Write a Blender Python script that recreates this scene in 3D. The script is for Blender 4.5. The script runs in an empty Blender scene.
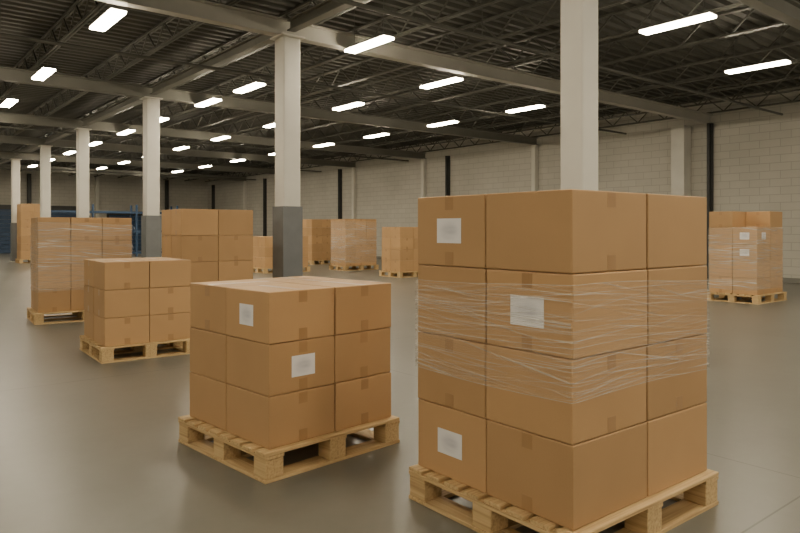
import bpy, bmesh, math, random
from mathutils import Vector, Matrix
random.seed(7)
S = bpy.context.scene
A_B = 0.0                          # building is axis aligned: x = v (right), y = u (left/back)
RA = math.radians(39.0)            # camera yaw relative to the building
H = 1.60

# ------------------------------------------------------------------ materials
def newmat(name):
    m = bpy.data.materials.new(name); m.use_nodes = True
    nt = m.node_tree
    b = nt.nodes["Principled BSDF"]
    return m, nt, b
def N(nt, t, **kw):
    n = nt.nodes.new(t)
    for k, v in kw.items():
        setattr(n, k, v)
    return n
def ramp(nt, p):
    r = nt.nodes.new("ShaderNodeValToRGB")
    e = r.color_ramp.elements
    e[0].position, e[0].color = p[0][0], p[0][1]
    e[1].position, e[1].color = p[-1][0], p[-1][1]
    for q in p[1:-1]:
        x = e.new(q[0]); x.color = q[1]
    return r
def c4(c): return (c[0], c[1], c[2], 1)

def simple(name, col, rough=0.5, metal=0.0, var=0.08, scale=4.0, bump=0.0):
    m, nt, b = newmat(name)
    tc = N(nt, "ShaderNodeTexCoord")
    no = N(nt, "ShaderNodeTexNoise"); no.inputs["Scale"].default_value = scale; no.inputs["Detail"].default_value = 5
    nt.links.new(tc.outputs["Object"], no.inputs["Vector"])
    lo = [max(0, x * (1 - var)) for x in col]; hi = [min(1, x * (1 + var)) for x in col]
    r = ramp(nt, [(0.3, c4(lo)), (0.7, c4(hi))])
    nt.links.new(no.outputs["Fac"], r.inputs["Fac"])
    nt.links.new(r.outputs["Color"], b.inputs["Base Color"])
    b.inputs["Roughness"].default_value = rough; b.inputs["Metallic"].default_value = metal
    if bump > 0:
        bp = N(nt, "ShaderNodeBump"); bp.inputs["Strength"].default_value = bump; bp.inputs["Distance"].default_value = 0.01
        nt.links.new(no.outputs["Fac"], bp.inputs["Height"]); nt.links.new(bp.outputs["Normal"], b.inputs["Normal"])
    return m

def cardboard(name, col):
    m, nt, b = newmat(name)
    tc = N(nt, "ShaderNodeTexCoord"); oi = N(nt, "ShaderNodeObjectInfo")
    add = N(nt, "ShaderNodeVectorMath", operation='ADD')
    nt.links.new(tc.outputs["Object"], add.inputs[0])
    mul = N(nt, "ShaderNodeMath", operation='MULTIPLY'); mul.inputs[1].default_value = 37
    nt.links.new(oi.outputs["Random"], mul.inputs[0]); nt.links.new(mul.outputs[0], add.inputs[1])
    n1 = N(nt, "ShaderNodeTexNoise"); n1.inputs["Scale"].default_value = 2.2; n1.inputs["Detail"].default_value = 3
    n2 = N(nt, "ShaderNodeTexNoise"); n2.inputs["Scale"].default_value = 260; n2.inputs["Detail"].default_value = 3
    nt.links.new(add.outputs[0], n1.inputs["Vector"]); nt.links.new(add.outputs[0], n2.inputs["Vector"])
    lo = [x * 0.96 for x in col]; hi = [x * 1.04 for x in col]
    r = ramp(nt, [(0.3, c4(lo)), (0.7, c4(hi))])
    nt.links.new(n1.outputs["Fac"], r.inputs["Fac"])
    hsv = N(nt, "ShaderNodeHueSaturation")
    mr = N(nt, "ShaderNodeMapRange"); mr.inputs["To Min"].default_value = 0.91; mr.inputs["To Max"].default_value = 1.08
    nt.links.new(oi.outputs["Random"], mr.inputs["Value"]); nt.links.new(mr.outputs[0], hsv.inputs["Value"])
    nt.links.new(r.outputs["Color"], hsv.inputs["Color"])
    mx = N(nt, "ShaderNodeMix", data_type='RGBA', blend_type='MULTIPLY'); mx.inputs["Factor"].default_value = 0.12
    nt.links.new(hsv.outputs["Color"], mx.inputs["A"]); nt.links.new(n2.outputs["Fac"], mx.inputs["B"])
    nt.links.new(mx.outputs["Result"], b.inputs["Base Color"])
    b.inputs["Roughness"].default_value = 0.55
    b.inputs["Specular IOR Level"].default_value = 0.3
    bp = N(nt, "ShaderNodeBump"); bp.inputs["Strength"].default_value = 0.1; bp.inputs["Distance"].default_value = 0.02
    nt.links.new(n1.outputs["Fac"], bp.inputs["Height"]); nt.links.new(bp.outputs["Normal"], b.inputs["Normal"])
    return m

def woodmat(name, axis):
    m, nt, b = newmat(name)
    tc = N(nt, "ShaderNodeTexCoord"); mp = N(nt, "ShaderNodeMapping")
    mp.inputs["Scale"].default_value = (1.5, 60, 60) if axis == 0 else (60, 1.5, 60)
    n = N(nt, "ShaderNodeTexNoise"); n.inputs["Scale"].default_value = 1.0; n.inputs["Detail"].default_value = 4
    n.inputs["Distortion"].default_value = 0.2
    nt.links.new(tc.outputs["Object"], mp.inputs["Vector"]); nt.links.new(mp.outputs["Vector"], n.inputs["Vector"])
    r = ramp(nt, [(0.28, (0.40, 0.26, 0.115, 1)), (0.5, (0.56, 0.395, 0.19, 1)), (0.75, (0.65, 0.48, 0.25, 1))])
    nt.links.new(n.outputs["Fac"], r.inputs["Fac"]); nt.links.new(r.outputs["Color"], b.inputs["Base Color"])
    b.inputs["Roughness"].default_value = 0.65
    bp = N(nt, "ShaderNodeBump"); bp.inputs["Strength"].default_value = 0.15; bp.inputs["Distance"].default_value = 0.003
    nt.links.new(n.outputs["Fac"], bp.inputs["Height"]); nt.links.new(bp.outputs["Normal"], b.inputs["Normal"])
    return m

def floormat():
    m, nt, b = newmat("polished_concrete")
    tc = N(nt, "ShaderNodeTexCoord")
    n1 = N(nt, "ShaderNodeTexNoise"); n1.inputs["Scale"].default_value = 0.7; n1.inputs["Detail"].default_value = 6; n1.inputs["Roughness"].default_value = 0.55
    n2 = N(nt, "ShaderNodeTexNoise"); n2.inputs["Scale"].default_value = 7; n2.inputs["Detail"].default_value = 8; n2.inputs["Roughness"].default_value = 0.65
    for n in (n1, n2): nt.links.new(tc.outputs["Object"], n.inputs["Vector"])
    r = ramp(nt, [(0.25, (0.140, 0.137, 0.116, 1)), (0.75, (0.172, 0.168, 0.143, 1))])
    nt.links.new(n1.outputs["Fac"], r.inputs["Fac"])
    r2 = ramp(nt, [(0.3, (0.92, 0.92, 0.92, 1)), (0.7, (1, 1, 1, 1))])
    nt.links.new(n2.outputs["Fac"], r2.inputs["Fac"])
    mx = N(nt, "ShaderNodeMix", data_type='RGBA', blend_type='MULTIPLY'); mx.inputs["Factor"].default_value = 1
    nt.links.new(r.outputs["Color"], mx.inputs["A"]); nt.links.new(r2.outputs["Color"], mx.inputs["B"])
    br = N(nt, "ShaderNodeTexBrick"); br.offset = 0.0
    br.inputs["Color1"].default_value = (1, 1, 1, 1); br.inputs["Color2"].default_value = (1, 1, 1, 1); br.inputs["Mortar"].default_value = (0.45, 0.45, 0.43, 1)
    br.inputs["Scale"].default_value = 1; br.inputs["Brick Width"].default_value = 6.0; br.inputs["Row Height"].default_value = 6.0
    br.inputs["Mortar Size"].default_value = 0.006
    mp = N(nt, "ShaderNodeMapping"); mp.inputs["Location"].default_value = (1.3, 4.4, 0)
    nt.links.new(tc.outputs["Object"], mp.inputs["Vector"]); nt.links.new(mp.outputs["Vector"], br.inputs["Vector"])
    mx2 = N(nt, "ShaderNodeMix", data_type='RGBA', blend_type='MULTIPLY'); mx2.inputs["Factor"].default_value = 1
    nt.links.new(mx.outputs["Result"], mx2.inputs["A"]); nt.links.new(br.outputs["Color"], mx2.inputs["B"])
    nt.links.new(mx2.outputs["Result"], b.inputs["Base Color"])
    b.inputs["Roughness"].default_value = 0.31
    b.inputs["Specular IOR Level"].default_value = 0.55
    return m

def wallmat(axis):
    m, nt, b = newmat("painted_block_wall_%d" % axis)
    tc = N(nt, "ShaderNodeTexCoord"); sp = N(nt, "ShaderNodeSeparateXYZ"); cb = N(nt, "ShaderNodeCombineXYZ")
    nt.links.new(tc.outputs["Object"], sp.inputs[0])
    nt.links.new(sp.outputs["X" if axis == 0 else "Y"], cb.inputs[0]); nt.links.new(sp.outputs["Z"], cb.inputs[1])
    br = N(nt, "ShaderNodeTexBrick")
    br.inputs["Color1"].default_value = (0.52, 0.50, 0.44, 1); br.inputs["Color2"].default_value = (0.55, 0.53, 0.465, 1)
    br.inputs["Mortar"].default_value = (0.41, 0.395, 0.345, 1)
    br.inputs["Scale"].default_value = 1; br.inputs["Brick Width"].default_value = 0.6; br.inputs["Row Height"].default_value = 0.24
    br.inputs["Mortar Size"].default_value = 0.012; br.inputs["Mortar Smooth"].default_value = 0.3
    nt.links.new(cb.outputs[0], br.inputs["Vector"])
    n1 = N(nt, "ShaderNodeTexNoise"); n1.inputs["Scale"].default_value = 0.5; n1.inputs["Detail"].default_value = 6
    nt.links.new(tc.outputs["Object"], n1.inputs["Vector"])
    r = ramp(nt, [(0.3, (0.84, 0.84, 0.83, 1)), (0.7, (1, 1, 1, 1))]); nt.links.new(n1.outputs["Fac"], r.inputs["Fac"])
    mx = N(nt, "ShaderNodeMix", data_type='RGBA', blend_type='MULTIPLY'); mx.inputs["Factor"].default_value = 1
    nt.links.new(br.outputs["Color"], mx.inputs["A"]); nt.links.new(r.outputs["Color"], mx.inputs["B"])
    nt.links.new(mx.outputs["Result"], b.inputs["Base Color"])
    b.inputs["Roughness"].default_value = 0.7
    return m

def emis(name, col, st):
    m = bpy.data.materials.new(name); m.use_nodes = True
    nt = m.node_tree; nt.nodes.clear()
    e = N(nt, "ShaderNodeEmission"); e.inputs["Color"].default_value = c4(col); e.inputs["Strength"].default_value = st
    o = N(nt, "ShaderNodeOutputMaterial"); nt.links.new(e.outputs[0], o.inputs[0])
    return m

def wrapmat(name, base, streak, fine=1.0):
    m, nt, b = newmat(name)
    uv = N(nt, "ShaderNodeUVMap")
    facs = []
    for i, (sx, sy, rot, t0, t1) in enumerate([(0.9, 110, 0.05, 0.54, 0.66), (1.3, 150, -0.09, 0.56, 0.68), (0.8, 60, 0.17, 0.62, 0.72), (0.5, 9, 0.0, 0.45, 0.62)]):
        mp0 = N(nt, "ShaderNodeMapping"); mp0.inputs["Rotation"].default_value = (0, 0, rot)
        mp = N(nt, "ShaderNodeMapping"); mp.inputs["Scale"].default_value = (sx, sy * fine, 1); mp.inputs["Location"].default_value = (i * 3.1, i * 7.7, 0)
        nt.links.new(uv.outputs[0], mp0.inputs["Vector"]); nt.links.new(mp0.outputs[0], mp.inputs["Vector"])
        n = N(nt, "ShaderNodeTexNoise"); n.inputs["Scale"].default_value = 1; n.inputs["Detail"].default_value = 2; n.inputs["Distortion"].default_value = 0.15
        nt.links.new(mp.outputs[0], n.inputs["Vector"])
        mr = N(nt, "ShaderNodeMapRange"); mr.inputs["From Min"].default_value = t0; mr.inputs["From Max"].default_value = t1
        nt.links.new(n.outputs["Fac"], mr.inputs["Value"]); facs.append(mr.outputs[0])
    a = N(nt, "ShaderNodeMath", operation='MAXIMUM'); nt.links.new(facs[0], a.inputs[0]); nt.links.new(facs[1], a.inputs[1])
    a1 = N(nt, "ShaderNodeMath", operation='MULTIPLY_ADD'); a1.inputs[1].default_value = 1.0; a1.inputs[2].default_value = 0.35
    nt.links.new(facs[3], a1.inputs[0])
    am = N(nt, "ShaderNodeMath", operation='MULTIPLY'); nt.links.new(a.outputs[0], am.inputs[0]); nt.links.new(a1.outputs[0], am.inputs[1])
    a2 = N(nt, "ShaderNodeMath", operation='MAXIMUM'); nt.links.new(am.outputs[0], a2.inputs[0]); nt.links.new(facs[2], a2.inputs[1])
    al = N(nt, "ShaderNodeMath", operation='MULTIPLY_ADD'); al.inputs[1].default_value = streak; al.inputs[2].default_value = base; al.use_clamp = True
    nt.links.new(a2.outputs[0], al.inputs[0]); nt.links.new(al.outputs[0], b.inputs["Alpha"])
    b.inputs["Base Color"].default_value = (0.88, 0.85, 0.78, 1); b.inputs["Roughness"].default_value = 0.18
    bp = N(nt, "ShaderNodeBump"); bp.inputs["Strength"].default_value = 0.4; bp.inputs["Distance"].default_value = 0.006
    nt.links.new(a2.outputs[0], bp.inputs["Height"]); nt.links.new(bp.outputs["Normal"], b.inputs["Normal"])
    return m

def labelmat():
    m, nt, b = newmat("paper_label")
    uv = N(nt, "ShaderNodeUVMap")
    mp = N(nt, "ShaderNodeMapping"); mp.inputs["Scale"].default_value = (1.6, 5.0, 1)
    nt.links.new(uv.outputs[0], mp.inputs["Vector"])
    n = N(nt, "ShaderNodeTexNoise"); n.inputs["Scale"].default_value = 1.0; n.inputs["Detail"].default_value = 0
    nt.links.new(mp.outputs[0], n.inputs["Vector"])
    vm = N(nt, "ShaderNodeVectorMath", operation='DISTANCE'); vm.inputs[1].default_value = (0.5, 0.5, 0)
    nt.links.new(uv.outputs[0], vm.inputs[0])
    mr = N(nt, "ShaderNodeMapRange", interpolation_type='SMOOTHSTEP'); mr.inputs["From Min"].default_value = 0.05; mr.inputs["From Max"].default_value = 0.48; mr.inputs["To Min"].default_value = 1; mr.inputs["To Max"].default_value = 0
    nt.links.new(vm.outputs["Value"], mr.inputs["Value"])
    mu = N(nt, "ShaderNodeMath", operation='MULTIPLY'); nt.links.new(n.outputs["Fac"], mu.inputs[0]); nt.links.new(mr.outputs[0], mu.inputs[1])
    mx = N(nt, "ShaderNodeMix", data_type='RGBA'); mx.inputs["A"].default_value = (0.78, 0.78, 0.79, 1); mx.inputs["B"].default_value = (0.36, 0.38, 0.45, 1)
    nt.links.new(mu.outputs[0], mx.inputs["Factor"]); nt.links.new(mx.outputs["Result"], b.inputs["Base Color"])
    b.inputs["Roughness"].default_value = 0.5
    return m

M_CARD = cardboard("cardboard", (0.49, 0.305, 0.146))
M_TAPE = simple("packing_tape", (0.36, 0.21, 0.092), 0.3, 0, 0.05, 6)
M_LABEL = labelmat()
M_WX, M_WY = woodmat("pine_x", 0), woodmat("pine_y", 1)
M_FLOOR = floormat(); M_WALLX = wallmat(0); M_WALLY = wallmat(1)
M_COL = simple("white_column_paint", (0.62, 0.605, 0.54), 0.5, 0, 0.05, 2)
M_BEAMW = simple("pale_beam_paint", (0.42, 0.41, 0.36), 0.5, 0, 0.05, 2)
M_BEAM = simple("grey_beam_paint", (0.19, 0.187, 0.160), 0.5, 0, 0.08, 2)
M_JOIST = simple("dark_joist_steel", (0.10, 0.10, 0.086), 0.45, 0.2, 0.1, 3)
M_DECK = simple("roof_deck_steel", (0.080, 0.080, 0.068), 0.6, 0.1, 0.12, 1)
M_GUARD = simple("column_guard_steel", (0.16, 0.17, 0.175), 0.45, 0.2, 0.08, 4)
M_DARK = simple("dark_pipe_paint", (0.045, 0.047, 0.045), 0.5, 0.2, 0.1, 4)
M_BLUE = simple("blue_rack_paint", (0.035, 0.075, 0.15), 0.5, 0, 0.1, 3)
M_YEL = simple("yellow_safety_paint", (0.55, 0.36, 0.03), 0.5, 0, 0.1, 3)
M_HOUS = simple("fixture_housing", (0.12, 0.12, 0.11), 0.4, 0, 0.03, 4)
M_LED = emis("led_diffuser", (1.0, 0.865, 0.65), 84)
M_WRAP = wrapmat("stretch_film", 0.035, 0.34)
M_WRAP2 = wrapmat("stretch_film_far", 0.10, 0.4, 0.5)
M_FOLD, _nt, _b = newmat("stretch_film_fold")
_b.inputs["Base Color"].default_value = (0.9, 0.88, 0.83, 1); _b.inputs["Roughness"].default_value = 0.22; _b.inputs["Alpha"].default_value = 0.5

# ------------------------------------------------------------------ mesh helpers
def bm_box(bm, lo, hi, mi=0, bevel=0.0, seg=1):
    r = bmesh.ops.create_cube(bm, size=1)
    vs = r["verts"]
    c = [(lo[i] + hi[i]) / 2 for i in range(3)]; d = [hi[i] - lo[i] for i in range(3)]
    for v in vs: v.co = Vector((v.co.x * d[0] + c[0], v.co.y * d[1] + c[1], v.co.z * d[2] + c[2]))
    fs = set(f for v in vs for f in v.link_faces)
    for f in fs: f.material_index = mi
    if bevel > 0:
        es = list(set(e for v in vs for e in v.link_edges))
        rr = bmesh.ops.bevel(bm, geom=es, offset=bevel, segments=seg, profile=0.5, affect='EDGES')
        for f in rr["faces"]: f.material_index = mi
def bm_bar(bm, p, q, w, mi=0):
    p, q = Vector(p), Vector(q); d = q - p; L = d.length
    rot = d.to_track_quat('Z', 'Y').to_matrix().to_4x4()
    M = Matrix.Translation((p + q) / 2) @ rot @ Matrix.Diagonal((w, w, L, 1))
    r = bmesh.ops.create_cube(bm, size=1, matrix=M)
    for v in r["verts"]:
        for f in v.link_faces: f.material_index = mi
def bm_cyl(bm, p, q, rad, mi=0, seg=12):
    p, q = Vector(p), Vector(q); d = q - p
    rot = d.to_track_quat('Z', 'Y').to_matrix().to_4x4()
    r = bmesh.ops.create_cone(bm, cap_ends=True, segments=seg, radius1=rad, radius2=rad, depth=d.length, matrix=Matrix.Translation((p + q) / 2) @ rot)
    for v in r["verts"]:
        for f in v.link_faces: f.material_index = mi
def finish(bm, name, mats, parent=None, rot=0.0, loc=(0, 0, 0)):
    me = bpy.data.meshes.new(name); bm.to_mesh(me); bm.free()
    for m in mats: me.materials.append(m)
    o = bpy.data.objects.new(name, me); S.collection.objects.link(o)
    o.location = loc; o.rotation_euler = (0, 0, rot)
    if parent: o.parent = parent
    return o
def empty(name, loc, rot):
    o = bpy.data.objects.new(name, None); S.collection.objects.link(o)
    o.location = loc; o.rotation_euler = (0, 0, rot); o.empty_display_size = 0.2
    return o

# ------------------------------------------------------------------ room
V0, V1, U0, U1, ZR = -9.0, 21.5, -10.0, 50.8, 5.8
def room(name, lo, hi, mat):
    bm = bmesh.new(); bm_box(bm, lo, hi); return finish(bm, name, [mat], rot=A_B)
room("floor", (V0 - .3, U0 - .3, -0.2), (V1 + .3, U1 + .3, 0), M_FLOOR)
room("wall_right", (V1, U0, 0), (V1 + .25, U1, ZR + .2), M_WALLY)
room("wall_left", (V0 - .25, U0, 0), (V0, U1, ZR + .2), M_WALLY)
room("wall_back", (V0 - .25, U1, 0), (V1 + .25, U1 + .25, ZR + .2), M_WALLX)
bm = bmesh.new()
prof = []; y = U0
while y < U1:
    prof += [(y, ZR), (y + .11, ZR), (y + .15, ZR + .07), (y + .26, ZR + .07)]; y += .30
prof.append((y, ZR))
a = [bm.verts.new((V0 - .25, p[0], p[1])) for p in prof]; b_ = [bm.verts.new((V1 + .25, p[0], p[1])) for p in prof]
for i in range(len(prof) - 1): bm.faces.new((a[i], a[i + 1], b_[i + 1], b_[i]))
bm_box(bm, (V0 - .25, U0, ZR + .1), (V1 + .25, U1 + .25, ZR + .2))
finish(bm, "ceiling", [M_DECK], rot=A_B)
room("baseboard_right", (V1 - .03, U0, 0), (V1, U1, .15), M_BEAM)
room("baseboard_back", (V0, U1 - .03, 0), (V1 - .03, U1, .15), M_BEAM)

ZG0, ZG1 = 5.02, 5.32
GU = [-3.0, 4.5, 10.54, 17.7, 24.6, 30.5, 37.2, 44.0]
def girder(lo_v, hi_v, u):
    bm = bmesh.new()
    bm_box(bm, (lo_v, u - .10, ZG0), (hi_v, u + .10, ZG0 + .025))
    bm_box(bm, (lo_v, u - .10, ZG1 - .025), (hi_v, u + .10, ZG1))
    bm_box(bm, (lo_v, u - .015, ZG0 + .025), (hi_v, u + .015, ZG1 - .025))
    finish(bm, "roof_girder", [M_BEAMW if u == 10.54 else M_BEAM], rot=A_B)
for u in GU: girder(V0, V1, u)
VC = 5.95
for i in range(len(GU) - 1):
    bm = bmesh.new()
    bm_box(bm, (VC - .08, GU[i] + .12, ZG0 + .08), (VC + .08, GU[i + 1] - .12, ZG0 + .10))
    bm_box(bm, (VC - .08, GU[i] + .12, ZG1 - .045), (VC + .08, GU[i + 1] - .12, ZG1 - .02))
    bm_box(bm, (VC - .012, GU[i] + .12, ZG0 + .10), (VC + .012, GU[i + 1] - .12, ZG1 - .045))
    finish(bm, "roof_tie_beam", [M_BEAM], rot=A_B)
v = -8.4
while v < 21.3:
    bm = bmesh.new(); zb, zt = ZG1 + .001, ZR - .002
    for s in (-.03, .03):
        bm_box(bm, (v + s - .02, U0, zb), (v + s + .02, U1, zb + .04))
        bm_box(bm, (v + s - .02, U0, zt - .04), (v + s + .02, U1, zt))
    u = U0; k = 0
    while u < U1 - .5:
        p = (v, u, zb + .02 if k % 2 == 0 else zt - .02); q = (v, u + .5, zt - .02 if k % 2 == 0 else zb + .02)
        bm_bar(bm, p, q, .028); u += .5; k += 1
    finish(bm, "roof_joist", [M_JOIST], rot=A_B); v += 1.65
for u in (8.2, 13.35, 25.4, 33.4, 41.7):
    bm = bmesh.new(); bm_cyl(bm, (V0 + .01, u, 4.97), (V1 - .4, u, 4.97), .035, 0, 10)
    vv = V0 + 1
    while vv < V1 - 1:
        bm_cyl(bm, (vv, u, 5.0), (vv, u, ZG1 + .3), .008, 0, 6); vv += 3.3
    finish(bm, "sprinkler_pipe", [M_JOIST], rot=A_B)

def column(v, u, s, guard=True, gz=2.0):
    e = empty("steel_column", (v, u, 0), A_B)
    bm = bmesh.new(); h = s / 2
    bm_box(bm, (-h, -h, .03), (h, h, ZG0 - .03), 0, .02, 2)
    finish(bm, "shaft", [M_COL], e)
    bm = bmesh.new()
    bm_box(bm, (-h - .08, -h - .08, 0), (h + .08, h + .08, .03))
    bm_box(bm, (-h - .06, -h - .06, ZG0 - .03), (h + .06, h + .06, ZG0 - .001))
    for a in (-1, 1):
        for b in (-1, 1):
            bm_cyl(bm, (a * (h + .045), b * (h + .045), .03), (a * (h + .045), b * (h + .045), .06), .015)
    finish(bm, "base_and_cap_plates", [M_COL], e)
    if guard:
        bm = bmesh.new(); g = h + .025
        bm_box(bm, (-g, -g, .03), (g, -h, gz), 0); bm_box(bm, (-g, h, .03), (g, g, gz), 0)
        bm_box(bm, (-g, -h, .03), (-h, h, gz), 0); bm_box(bm, (h, -h, .03), (g, h, gz), 0)
        finish(bm, "guard_sleeve", [M_GUARD], e)
column(6.2, 4.5, .30, False)
column(VC, 10.54, .34); column(VC, 17.7, .34, True, 1.95); column(VC, 24.6, .34, False); column(VC, 30.5, .34, False)
column(VC, 37.2, .34, True, 1.9); column(VC, 44.0, .34, True, 1.9)
for u in (-3.0, 11.4, 17.7, 24.6, 30.5, 37.2, 44.0):
    bm = bmesh.new()
    s = .23 if u == 11.4 else .1
    bm_box(bm, (V1 - 2 * s, u - s, 0), (V1 - .001, u + s, ZG0 - .002), 0, .01)
    finish(bm, "wall_pilaster", [M_COL], rot=A_B)
for u in (10.5, 22.9, 31.9, 41.0, 49.5):
    bm = bmesh.new(); bm_box(bm, (V1 - .12, u - .08, 0), (V1 - .001, u + .08, ZG0 - .002)); bm_cyl(bm, (V1 - .18, u, .0), (V1 - .18, u, ZG0 - .002), .05)
    finish(bm, "downpipe", [M_DARK], rot=A_B)
for vv in (18.2, 13.2, 8.9, 4.5, 0):
    bm = bmesh.new(); bm_box(bm, (vv - .12, U1 - .24, 0), (vv + .12, U1 - .001, ZG1), 0, .01)
    finish(bm, "wall_pilaster", [M_DARK if vv in (18.2, 8.9) else M_COL], rot=A_B)

def door(n, v, w, h):
    e = empty("door_%d" % n, (0, 0, 0), A_B)
    bm = bmesh.new(); z = 0.0
    while z < h - .01:
        bm_box(bm, (v, U1 - .10, z), (v + w, U1 - .04, min(h, z + .27)), 0, .012); z += .28
    finish(bm, "slatted_curtain", [M_BLUE], e)
    bm = bmesh.new()
    bm_box(bm, (v - .12, U1 - .16, 0), (v, U1 - .035, h + .15)); bm_box(bm, (v + w, U1 - .16, 0), (v + w + .12, U1 - .035, h + .15))
    bm_box(bm, (v, U1 - .18, h), (v + w, U1 - .035, h + .3))
    finish(bm, "frame", [M_DARK], e)
door(1, 5.2, 3.0, 2.9); door(2, 9.6, 2.8, 2.9); door(3, 14.0, 3.0, 2.6)

def rack(v, u, bays, wb, h, d):
    e = empty("pallet_rack", (v, u, 0), A_B)
    bm = bmesh.new()
    for i in range(bays + 1):
        for k in (0, d):
            bm_box(bm, (i * wb - .05, k - .05, 0), (i * wb + .05, k + .05, h))
        z = .2
        while z < h - .6:
            bm_bar(bm, (i * wb, 0, z), (i * wb, d, z + .5), .04); z += .6
    finish(bm, "uprights", [M_BLUE], e)
    bm = bmesh.new()
    for i in range(bays):
        for z in (.15, 1.4, 2.5):
            for k in (0, d): bm_box(bm, (i * wb + .05, k - .03, z), ((i + 1) * wb - .05, k + .03, z + .12))
            bm_box(bm, (i * wb + .05, .03, z + .09), ((i + 1) * wb - .05, d - .03, z + .115))
    finish(bm, "shelf_beams", [M_BLUE], e)
rack(7.8, 40, 3, 2.4, 3.0, 1.0)
for (v, u) in ((6.8, 17.2), (6.7, 29.5)):
    bm = bmesh.new(); bm_cyl(bm, (0, 0, 0.0), (0, 0, 1.1), .07, 0, 16); bm_cyl(bm, (0, 0, 1.1), (0, 0, 1.13), .05, 0, 16); bm_box(bm, (-.12, -.12, 0), (.12, .12, .02))
    finish(bm, "safety_bollard", [M_YEL], loc=(v, u, 0))

rows = {
    14.45: [-5, -1.5, 2, 6.1, 12.3, 15.7, 19.2, 22.7, 26.5, 30.5, 34.5, 38.5, 43],
    10.4: [-7, -3, 1, 5.65, 11.35, 15.1, 19.2, 23.4, 27.3, 31.2, 35, 39, 43],
    7.2: [-7, -4, 1, 5.6, 9.8, 14.6, 17.0, 20.8, 24.0, 28, 32, 36, 40, 45],
    3.1: [-7, -4, 1, 5.5, 11.3, 16.1, 20.4, 24.3, 28.5, 32.3, 36, 40.5, 45],
    -1.5: [-7, -1.5, 2, 7, 12, 16.7, 23, 31.5, 38.2],
    -5.5: [-6, 0, 6.1, 14.3, 21],
    18.4: [-4.5, 1.0],
}
ZL = 4.97
bmh = bmesh.new()
L = 1.2
bm_box(bmh, (-.125, -L / 2 - .02, .0), (.125, L / 2 + .02, .035), 0, .008)
for s in (-.45, .45): bm_cyl(bmh, (0, s, .035), (0, s, ZR - ZL - .002), .005, 0, 6)
meh = bpy.data.meshes.new("housing"); bmh.to_mesh(meh); bmh.free(); meh.materials.append(M_HOUS)
bmd = bmesh.new(); bm_box(bmd, (-.115, -L / 2, -.04), (.115, L / 2, -.001), 0)
med = bpy.data.meshes.new("diffuser"); bmd.to_mesh(med); bmd.free(); med.materials.append(M_LED)
for v, us in rows.items():
    for u in us:
        e = empty("linear_light_fixture", (v, u, ZL), A_B)
        for nm, me in (("housing", meh), ("diffuser", med)):
            o = bpy.data.objects.new(nm, me); S.collection.objects.link(o); o.parent = e

# ------------------------------------------------------------------ pallets & stacks
PH = 0.19
def pallet(corner, A, x0, x1, y0, y1):
    bm = bmesh.new()
    t = .022; W, D = x1 - x0, y1 - y0
    rnd = random.Random(int(corner[0] * 100) + 5)
    n = 8; bw = D / (n + (n - 1) * .32); gap = bw * .32
    for i in range(n):
        ya = y0 + i * (bw + gap)
        j = rnd.uniform(-.006, .006)
        bm_box(bm, (x0 + j, ya, PH - t), (x1 + j, ya + bw, PH - rnd.uniform(0, .0015)), 0, .003)
    bs = .145
    ys = [y0, (y0 + y1) / 2 - bs / 2, y1 - bs]; xs = [x0, (x0 + x1) / 2 - bs / 2, x1 - bs]
    for xa in xs:
        bm_box(bm, (xa, y0, PH - 2 * t), (xa + bs, y1, PH - t - .0005), 1, .002)
    for xa in xs:
        for ya in ys:
            bm_box(bm, (xa + .004, ya + .004, t), (xa + bs - .004, ya + bs - .004, PH - 2 * t - .0005), 1, .004)
    for ya in ys:
        bm_box(bm, (x0, ya, 0), (x1, ya + bs, t - .0005), 0, .002)
    for xa in (xs[0], xs[2]):
        bm_box(bm, (xa, ys[0] + bs + .001, 0), (xa + bs, ys[1] - .001, t - .0005), 1, .002)
        bm_box(bm, (xa, ys[1] + bs + .001, 0), (xa + bs, ys[2] - .001, t - .0005), 1, .002)
    return finish(bm, "wooden_pallet", [M_WX, M_WY], None, A, (corner[0], corner[1], 0))

def label_mesh(bm, face, cx, cy, z, w, h):
    uvl = bm.loops.layers.uv.verify()
    e = .0012
    if face == 'L':
        pts = [(cx - e, cy + w / 2, z - h / 2), (cx - e, cy - w / 2, z - h / 2), (cx - e, cy - w / 2, z + h / 2), (cx - e, cy + w / 2, z + h / 2)]
    else:
        pts = [(cx - w / 2, cy - e, z - h / 2), (cx + w / 2, cy - e, z - h / 2), (cx + w / 2, cy - e, z + h / 2), (cx - w / 2, cy - e, z + h / 2)]
    f = bm.faces.new([bm.verts.new(p) for p in pts]); f.normal_update()
    for l, c in zip(f.loops, [(0, 0), (1, 0), (1, 1), (0, 1)]): l[uvl].uv = c

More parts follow.
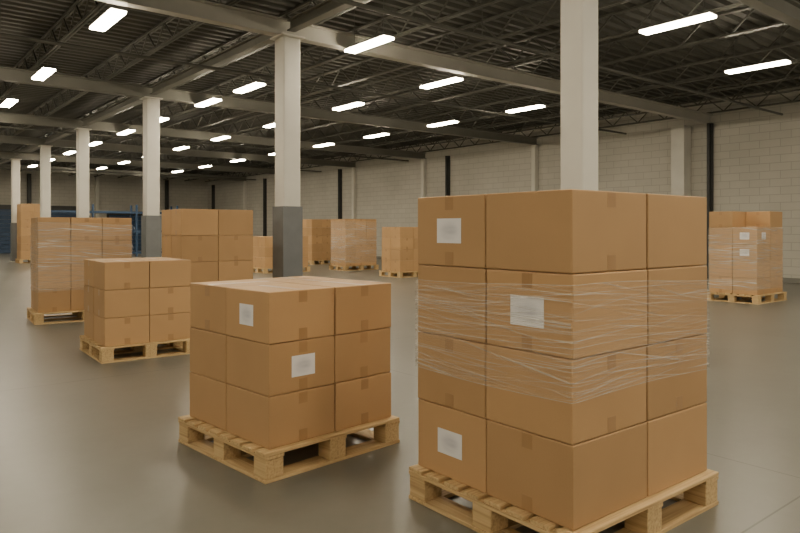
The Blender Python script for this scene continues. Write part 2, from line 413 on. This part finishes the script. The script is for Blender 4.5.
def stack(corner, A, nx, ny, rows_, bx, by, bh, ov=(-.06, .06, -.06, .06), labels=(), wrap=None, skip=(), jit=.006, tape=True, seed=0, folds=0):
    rnd = random.Random(int(abs(corner[0]) * 1000) + rows_ + seed)
    cx_, cy_ = corner
    corner = (cx_ * math.cos(RA) + cy_ * math.sin(RA), -cx_ * math.sin(RA) + cy_ * math.cos(RA)); A = A - RA
    px = nx * bx; py = ny * by
    pallet(corner, A, ov[0], px + ov[1], ov[2], py + ov[3])
    e = empty("cardboard_box_stack", (corner[0], corner[1], PH), A)
    k = 0
    for r in range(rows_):
        for i in range(nx):
            for j in range(ny):
                if (i, j, r) in skip: continue
                k += 1
                g = .0042
                lo = [-bx / 2 + g, -by / 2 + g, 0.0008]; hi = [bx / 2 - g, by / 2 - g, bh - .003]
                bm = bmesh.new()
                bm_box(bm, lo, hi, 0, .006, 2)
                if tape:
                    tw, tl, th = .034, .08, .0008
                    if rnd.random() < .5:
                        bm_box(bm, (lo[0] + .008, -tw, hi[2] - .0003), (hi[0] - .008, tw, hi[2] + .0006), 1)
                        for xx in (lo[0] - th, hi[0]):
                            for (za, zb) in ((lo[2] + .006, lo[2] + tl), (hi[2] - tl, hi[2] - .006)):
                                bm_box(bm, (xx, -tw, za), (xx + th, tw, zb), 1)
                    else:
                        bm_box(bm, (-tw, lo[1] + .008, hi[2] - .0003), (tw, hi[1] - .008, hi[2] + .0006), 1)
                        for yy in (lo[1] - th, hi[1]):
                            for (za, zb) in ((lo[2] + .006, lo[2] + tl), (hi[2] - tl, hi[2] - .006)):
                                bm_box(bm, (-tw, yy, za), (tw, yy + th, zb), 1)
                o = finish(bm, "cardboard_box_%d" % k, [M_CARD, M_TAPE], e, rnd.uniform(-.003, .003),
                           (bx * (i + .5) + rnd.uniform(-jit, jit) * .6, by * (j + .5) + rnd.uniform(-jit, jit) * .6, r * bh))
                for (fc, li, lr, w, h) in labels:
                    if lr == r and ((fc == 'L' and i == 0 and j == li) or (fc == 'R' and j == 0 and i == li)):
                        bm = bmesh.new()
                        if fc == 'L': label_mesh(bm, 'L', lo[0] - .0015, 0.0, bh / 2, w, h)
                        else: label_mesh(bm, 'R', 0.0, lo[1] - .0015, bh / 2, w, h)
                        finish(bm, "shipping_label", [M_LABEL], o)
    if wrap:
        z0, z1, mat = wrap
        off = .010; rr = .014
        x0, x1, y0, y1 = -off, px + off, -off, py + off
        path = []
        def arc(cx, cy, a0):
            for q in range(4):
                a = a0 + q * math.pi / 6; path.append((cx + rr * math.cos(a), cy + rr * math.sin(a)))
        def line(p, q, n):
            for t in range(1, n): path.append((p[0] + (q[0] - p[0]) * t / n, p[1] + (q[1] - p[1]) * t / n))
        arc(x0 + rr, y0 + rr, math.pi); line((x0 + rr, y0), (x1 - rr, y0), 24)
        arc(x1 - rr, y0 + rr, -math.pi / 2); line((x1, y0 + rr), (x1, y1 - rr), 20)
        arc(x1 - rr, y1 - rr, 0); line((x1 - rr, y1), (x0 + rr, y1), 24)
        arc(x0 + rr, y1 - rr, math.pi / 2); line((x0, y1 - rr), (x0, y0 + rr), 20)
        bm = bmesh.new(); uvl = bm.loops.layers.uv.verify()
        dist = [0]
        for q in range(1, len(path) + 1):
            p1, p2 = path[q - 1], path[q % len(path)]; dist.append(dist[-1] + math.hypot(p2[0] - p1[0], p2[1] - p1[1]))
        nz = 14; grid = []
        cx, cy = px / 2, py / 2
        tot = dist[-1]; kk = 2 * math.pi / tot
        def lift(d, tt): return (.015 * math.sin(d * kk * 2) * (1 - tt) + .02 * math.sin(d * kk * 2 + 1) * tt)
        for a in range(nz + 1):
            row = []
            for q, p in enumerate(path):
                tt = a / nz
                zz = z0 + (z1 - z0) * tt + lift(dist[q], tt)
                d = .001 * math.sin(zz * 90 + dist[q] * kk * 3) * math.sin(dist[q] * kk * 4)
                row.append(bm.verts.new((p[0] + (1 if p[0] > cx else -1) * d, p[1] + (1 if p[1] > cy else -1) * d, zz)))
            grid.append(row)
        m_ = len(path)
        for a in range(nz):
            for q in range(m_):
                f = bm.faces.new((grid[a][q], grid[a][(q + 1) % m_], grid[a + 1][(q + 1) % m_], grid[a + 1][q])); f.smooth = True
                us_ = (dist[q], dist[q + 1], dist[q + 1], dist[q]); zs_ = (a, a, a + 1, a + 1)
                for l, uu, zz in zip(f.loops, us_, zs_): l[uvl].uv = (uu, z0 + (z1 - z0) * zz / nz)
        def at(d):
            d = d % tot
            for q in range(m_):
                if dist[q] <= d <= dist[q + 1]:
                    f = (d - dist[q]) / max(1e-6, dist[q + 1] - dist[q]); p1, p2 = path[q], path[(q + 1) % m_]
                    x = p1[0] + (p2[0] - p1[0]) * f; y = p1[1] + (p2[1] - p1[1]) * f
                    s = 1.0 + .0025 / max(px, py)
                    return (cx + (x - cx) * s + (.0012 if x > cx else -.0012), cy + (y - cy) * s + (.0012 if y > cy else -.0012))
            return path[0]
        for _ in range(folds):
            d0 = rnd.uniform(0, tot); ln = rnd.uniform(.25, 1.1)
            band = rnd.choice([(0.03, .42), (.5, .97), (.5, .97)])
            t0 = rnd.uniform(*band); sl = rnd.gauss(0.0, .035); hw = rnd.uniform(.0005, .0015)
            nseg = max(6, int(ln / .035)); prev = None
            for s in range(nseg + 1):
                fr = s / nseg; d = d0 + ln * fr; x, y = at(d)
                tt = min(1, max(0, t0 + sl * ln * (fr - .5) / (z1 - z0) * 2.0))
                z = z0 + (z1 - z0) * tt + lift(d % tot, tt) + .002 * math.sin(d * 9 + t0 * 40)
                w_ = hw * math.sin(math.pi * min(.98, max(.02, fr))) + .0001
                cur = (bm.verts.new((x, y, z - w_)), bm.verts.new((x, y, z + w_)))
                if prev:
                    f = bm.faces.new((prev[0], cur[0], cur[1], prev[1])); f.material_index = 1
                prev = cur
        if folds:
            for t0 in (0.0, .46, 1.0):
                prev = None; ns = 120
                for s in range(ns + 1):
                    d = tot * s / ns; x, y = at(d if s < ns else 0); z = z0 + (z1 - z0) * t0 + lift(d, t0) 
                    cur = (bm.verts.new((x, y, z - .0013)), bm.verts.new((x, y, z + .0013)))
                    if prev:
                        f = bm.faces.new((prev[0], cur[0], cur[1], prev[1])); f.material_index = 1
                    prev = cur
        finish(bm, "stretch_wrap", [mat, M_FOLD], e)

R = math.radians
stack((0.805, 3.107), R(38.66), 2, 2, 4, .637, .565, .40, (-.05, .025, -.05, .015),
      labels=(('L', 1, 3, .20, .14), ('L', 0, 2, .215, .15), ('L', 1, 0, .20, .14)), wrap=(.60, 1.13, M_WRAP), jit=.004, seed=3, folds=190)
stack((-0.835, 4.259), R(44.5), 2, 2, 3, .543, .54, .336, (-.06, .035, -.05, .045),
      labels=(('L', 0, 2, .17, .14), ('R', 0, 1, .19, .14)), seed=1)
stack((-3.536, 7.98), R(37), 2, 2, 3, .53, .55, .338, (-.04, .06, -.05, .04))
stack((-6.07, 11.2), R(35), 3, 2, 4, .5, .5, .403, wrap=(.35, 1.5, M_WRAP2), folds=80)
stack((-3.54, 10.8), R(37), 2, 2, 4, .63, .5, .435)
stack((7.59, 14.2), R(39), 2, 2, 5, .66, .52, .36, wrap=(.1, 1.45, M_WRAP2), labels=(('L', 0, 3, .2, .15), ('L', 0, 2, .2, .15), ('R', 0, 3, .2, .15)), skip=((0, 0, 4),))
stack((-17.6, 31), R(39), 2, 2, 7, .55, .5, .37)
stack((-4.85, 24.0), R(39), 3, 2, 3, .6, .5, .38)
stack((-3.95, 29.9), R(39), 2, 2, 5, .55, .5, .37)
stack((-2.09, 25.5), R(39), 3, 2, 5, .5, .5, .36, wrap=(.1, 1.7, M_WRAP2))
stack((0.0, 21.9), R(39), 2, 2, 4, .6, .5, .37)
stack((1.3, 25.0), R(39), 2, 2, 3, .6, .5, .38)

# ------------------------------------------------------------------ world & camera
w = bpy.data.worlds.new("World"); S.world = w; w.use_nodes = True
bg = w.node_tree.nodes["Background"]; bg.inputs[0].default_value = (1.0, 0.92, 0.78, 1); bg.inputs[1].default_value = 0.5
cd = bpy.data.cameras.new("Camera"); co = bpy.data.objects.new("Camera", cd); S.collection.objects.link(co)
co.location = (0, 0, H); co.rotation_euler = (math.pi / 2, 0, -RA)
cd.sensor_width = 36; cd.lens = 668 / 800 * 36; cd.shift_y = -37.5 / 800; cd.clip_end = 200
S.camera = co
